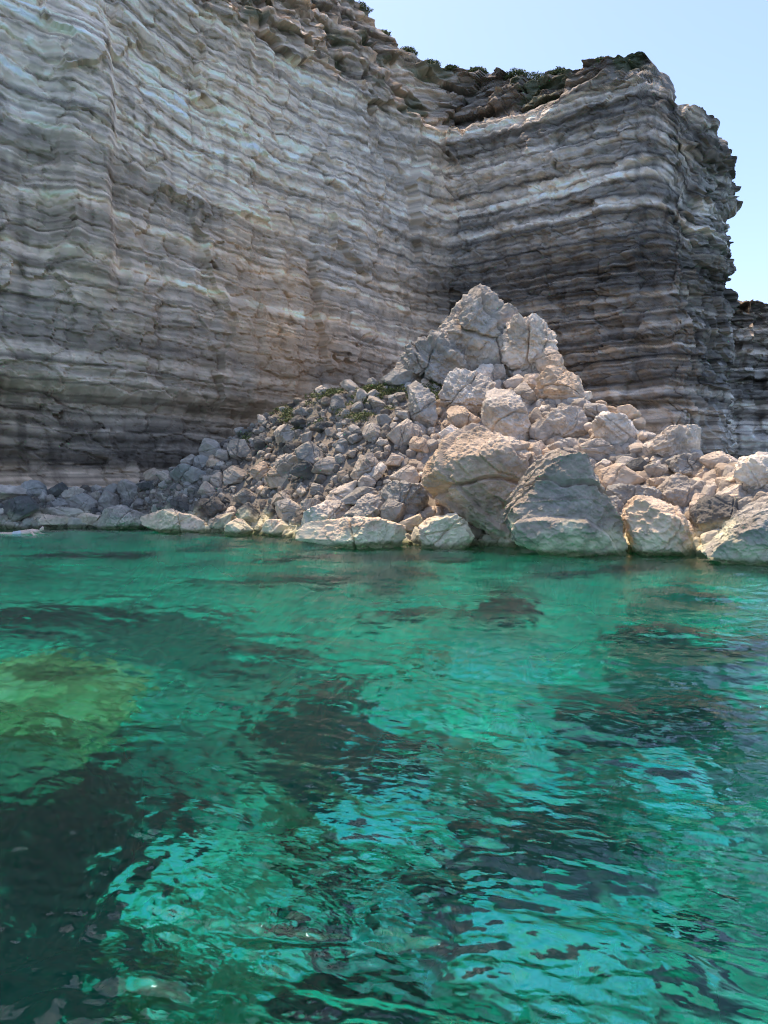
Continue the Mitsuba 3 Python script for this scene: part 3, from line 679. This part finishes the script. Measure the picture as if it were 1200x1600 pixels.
# dark weed and rock on the pale sand: polylines in the photograph, with a width in metres
weeds = [([(385, 1095), (440, 1110), (520, 1190), (620, 1230), (720, 1290), (820, 1330)], 0.95), ([(480, 1290), (520, 1400), (545, 1560)], 0.38), ([(560, 1070), (640, 1120), (660, 1200)], 0.5),
         ([(60, 1290), (120, 1400), (60, 1560)], 1.1), ([(190, 1200), (220, 1270), (160, 1330)], 0.6), ([(720, 1345), (850, 1400), (1000, 1420)], 0.35), ([(860, 1150), (960, 1120), (1060, 1130)], 0.5),
         ([(640, 1560), (720, 1590), (800, 1580)], 0.3), ([(1000, 1010), (1120, 1040), (1200, 1030)], 0.5), ([(0, 955), (150, 955)], 0.6), ([(380, 1030), (460, 1010)], 0.4), ([(1040, 1480), (1150, 1520)], 0.4),
         ([(460, 875), (620, 880), (700, 886)], 0.35), ([(330, 905), (520, 915)], 0.3), ([(860, 905), (1000, 900)], 0.3), ([(60, 868), (220, 866)], 0.4), ([(620, 960), (760, 950)], 0.4)]
wx = BX + (f3(BX / 1.4, BY / 1.4, 0, 3, 101) - 0.5) * 2.2
wy = BY + (f3(BX / 1.4, BY / 1.4, 9, 3, 102) - 0.5) * 2.2
weed = np.zeros_like(BX)
for line, wd in weeds:
    q = np.array([bed_at(a, b, 4.3) for a, b in line])
    wd = wd * (1 + 0.05 * np.linalg.norm(q, axis=1).mean())
    for a, b in zip(q[:-1], q[1:]):
        e = b - a
        t = np.clip(((wx - a[0]) * e[0] + (wy - a[1]) * e[1]) / (e @ e), 0, 1)
        weed = np.maximum(weed, sstep(1.25, 0.55, np.hypot(wx - a[0] - t * e[0], wy - a[1] - t * e[1]) / wd))
weed = np.maximum(weed, 0.75 * sstep(0.60, 0.72, f3(BX / 2.2, BY / 2.2, 4, 4, 103)))
BZ = BZ + weed * 0.35 * (0.5 + f3(BX / 0.5, BY / 0.5, 2, 3, 104)) + (f3(BX / 2.0, BY / 2.0, 3, 3, 105) - 0.5) * 0.9
sand = np.array([0.06, 0.80, 0.46]) * (0.55 + 0.9 * f3(BX / 0.9, BY / 0.9, 1, 4, 106))[..., None]  # the water's absorption of red light is put into the sand colour
weedc = np.array([0.006, 0.030, 0.034]) * (0.5 + f3(BX / 0.4, BY / 0.4, 1, 3, 107))[..., None]
sand = lerp(sand, sand * np.array([0.6, 0.48, 0.55]), (0.8 * sstep(0.48, 0.66, f3(BX / 0.7, BY / 0.7, 6, 4, 109)))[..., None])
bc = lerp(sand, weedc, (0.93 * weed)[..., None])
stone = sstep(3.5, 0.5, far)[..., None] * sstep(0.35, 0.6, f3(BX / 1.6, BY / 1.6, 5, 3, 108))[..., None]
bc = lerp(bc, np.array([0.20, 0.17, 0.08]), 0.7 * stone)
put('seabed', (np.stack([BX, BY, BZ], -1).reshape(-1, 3), grid_faces(len(by), len(bx))), 'bed_surface', bc.reshape(-1, 3), smooth=True, kind='structure')
fr = np.array([[-900, -900, -5.6], [900, -900, -5.6], [900, 900, -5.6], [-900, 900, -5.6]], float)
put('sea_floor', (fr, np.array([[0, 1, 2, 3]])), 'bed_surface', np.tile([0.2, 0.22, 0.2], (4, 1)), kind='structure')

# boulders lying on the seabed
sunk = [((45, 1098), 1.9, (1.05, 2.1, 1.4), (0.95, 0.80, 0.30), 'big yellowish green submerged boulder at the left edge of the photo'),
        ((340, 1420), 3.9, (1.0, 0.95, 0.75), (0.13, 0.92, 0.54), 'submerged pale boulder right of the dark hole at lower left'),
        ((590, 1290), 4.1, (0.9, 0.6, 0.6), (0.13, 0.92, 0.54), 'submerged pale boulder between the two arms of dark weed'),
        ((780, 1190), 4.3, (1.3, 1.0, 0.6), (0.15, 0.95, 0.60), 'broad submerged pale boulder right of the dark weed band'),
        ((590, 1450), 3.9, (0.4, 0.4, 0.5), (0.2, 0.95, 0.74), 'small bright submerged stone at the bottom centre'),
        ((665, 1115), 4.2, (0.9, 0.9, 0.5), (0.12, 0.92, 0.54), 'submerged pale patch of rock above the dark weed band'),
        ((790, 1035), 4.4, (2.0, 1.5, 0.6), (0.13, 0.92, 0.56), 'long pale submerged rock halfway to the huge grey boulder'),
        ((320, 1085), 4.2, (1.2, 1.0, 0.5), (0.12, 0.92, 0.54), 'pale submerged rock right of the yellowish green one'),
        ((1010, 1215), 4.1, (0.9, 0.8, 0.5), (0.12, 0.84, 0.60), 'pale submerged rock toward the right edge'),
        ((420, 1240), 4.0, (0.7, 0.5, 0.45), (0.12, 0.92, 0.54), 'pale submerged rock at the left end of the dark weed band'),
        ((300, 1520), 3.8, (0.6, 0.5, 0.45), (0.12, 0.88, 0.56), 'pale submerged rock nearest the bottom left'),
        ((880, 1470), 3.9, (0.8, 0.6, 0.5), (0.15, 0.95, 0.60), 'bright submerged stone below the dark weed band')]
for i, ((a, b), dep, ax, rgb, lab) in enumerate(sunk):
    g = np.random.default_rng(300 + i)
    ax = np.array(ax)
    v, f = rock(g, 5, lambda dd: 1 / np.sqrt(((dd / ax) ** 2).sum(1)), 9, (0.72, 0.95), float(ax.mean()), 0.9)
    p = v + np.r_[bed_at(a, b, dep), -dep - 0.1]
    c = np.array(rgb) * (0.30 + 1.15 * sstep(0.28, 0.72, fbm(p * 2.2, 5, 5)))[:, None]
    if i == 0:      # fading into deeper water, painted into the colour of its lower flanks
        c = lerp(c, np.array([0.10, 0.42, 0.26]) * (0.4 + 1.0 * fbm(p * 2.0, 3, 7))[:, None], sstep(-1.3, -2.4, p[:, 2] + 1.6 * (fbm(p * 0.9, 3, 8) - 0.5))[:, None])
    c = lerp(c, np.array([0.10, 0.11, 0.04]), (0.8 * sstep(0.52, 0.62, fbm(p * 1.3 + 5, 4, 6)))[:, None])
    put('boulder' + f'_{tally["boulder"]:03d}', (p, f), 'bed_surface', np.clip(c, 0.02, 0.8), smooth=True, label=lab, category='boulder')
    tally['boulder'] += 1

# ------------------------------------------------------------------ water
th = np.r_[np.linspace(-0.60, 0.60, 440), np.linspace(0.62, 2 * math.pi - 0.62, 60)]
rr = np.r_[0.25, np.geomspace(0.9, 62, 820), np.geomspace(66, 900, 20)]
TH, RR = np.meshgrid(th, rr)
WX, WY = np.sin(TH) * RR, np.cos(TH) * RR
g = np.random.default_rng(11)
cell = RR * 0.0052
ux = WX + 0.5 * (f3(WX / 2.2, WY / 2.2, 0, 2, 120) - 0.5)
uy = WY + 0.5 * (f3(WX / 2.2, WY / 2.2, 5, 2, 121) - 0.5)
H = np.zeros_like(WX)
gust = 0.55 + 0.9 * f3(WX / 4.5, WY / 4.5, 2, 2, 122)
wind = math.radians(62)
for k in range(90):
    lam = math.exp(g.uniform(math.log(0.09), math.log(2.8)))
    ang = wind + g.normal() * (0.55 if lam > 0.5 else 0.8)
    slope = 0.032 if lam < 0.35 else 0.018 if lam < 1.3 else 0.013
    amp = slope * lam / (2 * math.pi) * sstep(2.2, 4.5, lam / cell)
    ph = (ux * math.cos(ang) + uy * math.sin(ang)) * 2 * math.pi / lam + g.uniform(0, 6.28)
    H += amp * (np.sin(ph) + 0.25 * np.sin(2 * ph + 1.57)) * (gust if lam < 0.8 else 1.0)
wv = np.stack([WX, WY, H], -1).reshape(-1, 3)
put('sea', (wv, grid_faces(len(rr), len(th), wrap=True)), 'water_surface', smooth=True, kind='structure')

# ------------------------------------------------------------------ the swimmer
import manifold3d as m3


def limb(chain):
    """Hulls of balls along a chain of (point, radius)."""
    balls = [m3.Manifold.sphere(r, 20).translate(list(map(float, p))) for p, r in chain]
    return [m3.Manifold.batch_hull([a, b]) for a, b in zip(balls[:-1], balls[1:])] if len(balls) > 1 else balls


O = at(64, 836, 33.0)
O[2] = 0.05
J = lambda x, y, z: O + np.array([x, y, z])
parts = limb([(J(-.93, .09, .0), .115), (J(-.93, -.09, .0), .115)]) + limb([(J(-.93, 0, 0), .13), (J(-.70, 0, .03), .125), (J(-.42, 0, .06), .14), (J(-.27, 0, .07), .12), (J(-.14, 0, .10), .06), (J(-.03, 0, .15), .06)])
parts += limb([(J(-.35, .16, .06), .085), (J(-.35, -.16, .06), .085)])
parts += limb([(J(.0, 0, .17), .085), (J(.035, 0, .24), .095)]) + limb([(J(.075, 0, .17), .055), (J(.04, 0, .22), .08)]) + limb([(J(.12, 0, .205), .014), (J(.11, 0, .235), .014)])
for sd in (-1, 1):
    parts += limb([(J(.02, sd * .085, .22), .022), (J(.02, sd * .09, .20), .02)])
    parts += limb([(J(-.98, sd * .1, .0), .095), (J(-1.40, sd * .12, -.02), .062), (J(-1.80, sd * .11, .0), .04), (J(-1.98, sd * .12, -.03), .03)])
    elbow, wrist = J(-.12, sd * .42, -.06), J(.12, sd * .36, -.08)
    parts += limb([(J(-.35, sd * .18, .06), .06), (elbow, .045), (wrist, .03)])
    palm = wrist + np.array([.09, -sd * .01, -.01])
    parts += limb([(wrist, .027), (palm, .026)])
    for k in range(4):
        root = palm + np.array([0, sd * (.030 - .02 * k), 0])
        ln_ = (.06, .075, .07, .05)[k]
        parts += limb([(root, .010), (root + np.array([ln_ * .55, 0, -.006]), .009), (root + np.array([ln_, 0, -.02]), .008)])
    parts += limb([(wrist + np.array([.03, -sd * .02, 0]), .011), (wrist + np.array([.07, -sd * .06, -.01]), .009)])
body = m3.Manifold.batch_boolean(parts, m3.OpType.Add).refine_to_length(0.03)
bm = body.to_mesh()
tm = trimesh.Trimesh(bm.vert_properties[:, :3], bm.tri_verts)
trimesh.smoothing.filter_taubin(tm, iterations=8)
labels['person'] = {'label': 'swimmer lying face down at the surface, head raised, off the far left shore', 'category': 'person'}
put('person__body', tm, 'skin_surface', smooth=True)
hair = m3.Manifold.batch_hull([m3.Manifold.sphere(.098, 24).translate(list(map(float, J(.015, 0, .255)))), m3.Manifold.sphere(.08, 24).translate(list(map(float, J(-.03, 0, .19))))])
put('person__hair', hair, 'hair_surface', smooth=True)
sh = limb([(J(-.93, .095, .0), .125), (J(-.93, -.095, .0), .125)])
for sd in (-1, 1):
    sh += limb([(J(-.93, sd * .1, .0), .115), (J(-1.15, sd * .11, -.005), .092)])
put('person__shorts', m3.Manifold.batch_boolean(sh, m3.OpType.Add), 'shorts_surface', smooth=30)
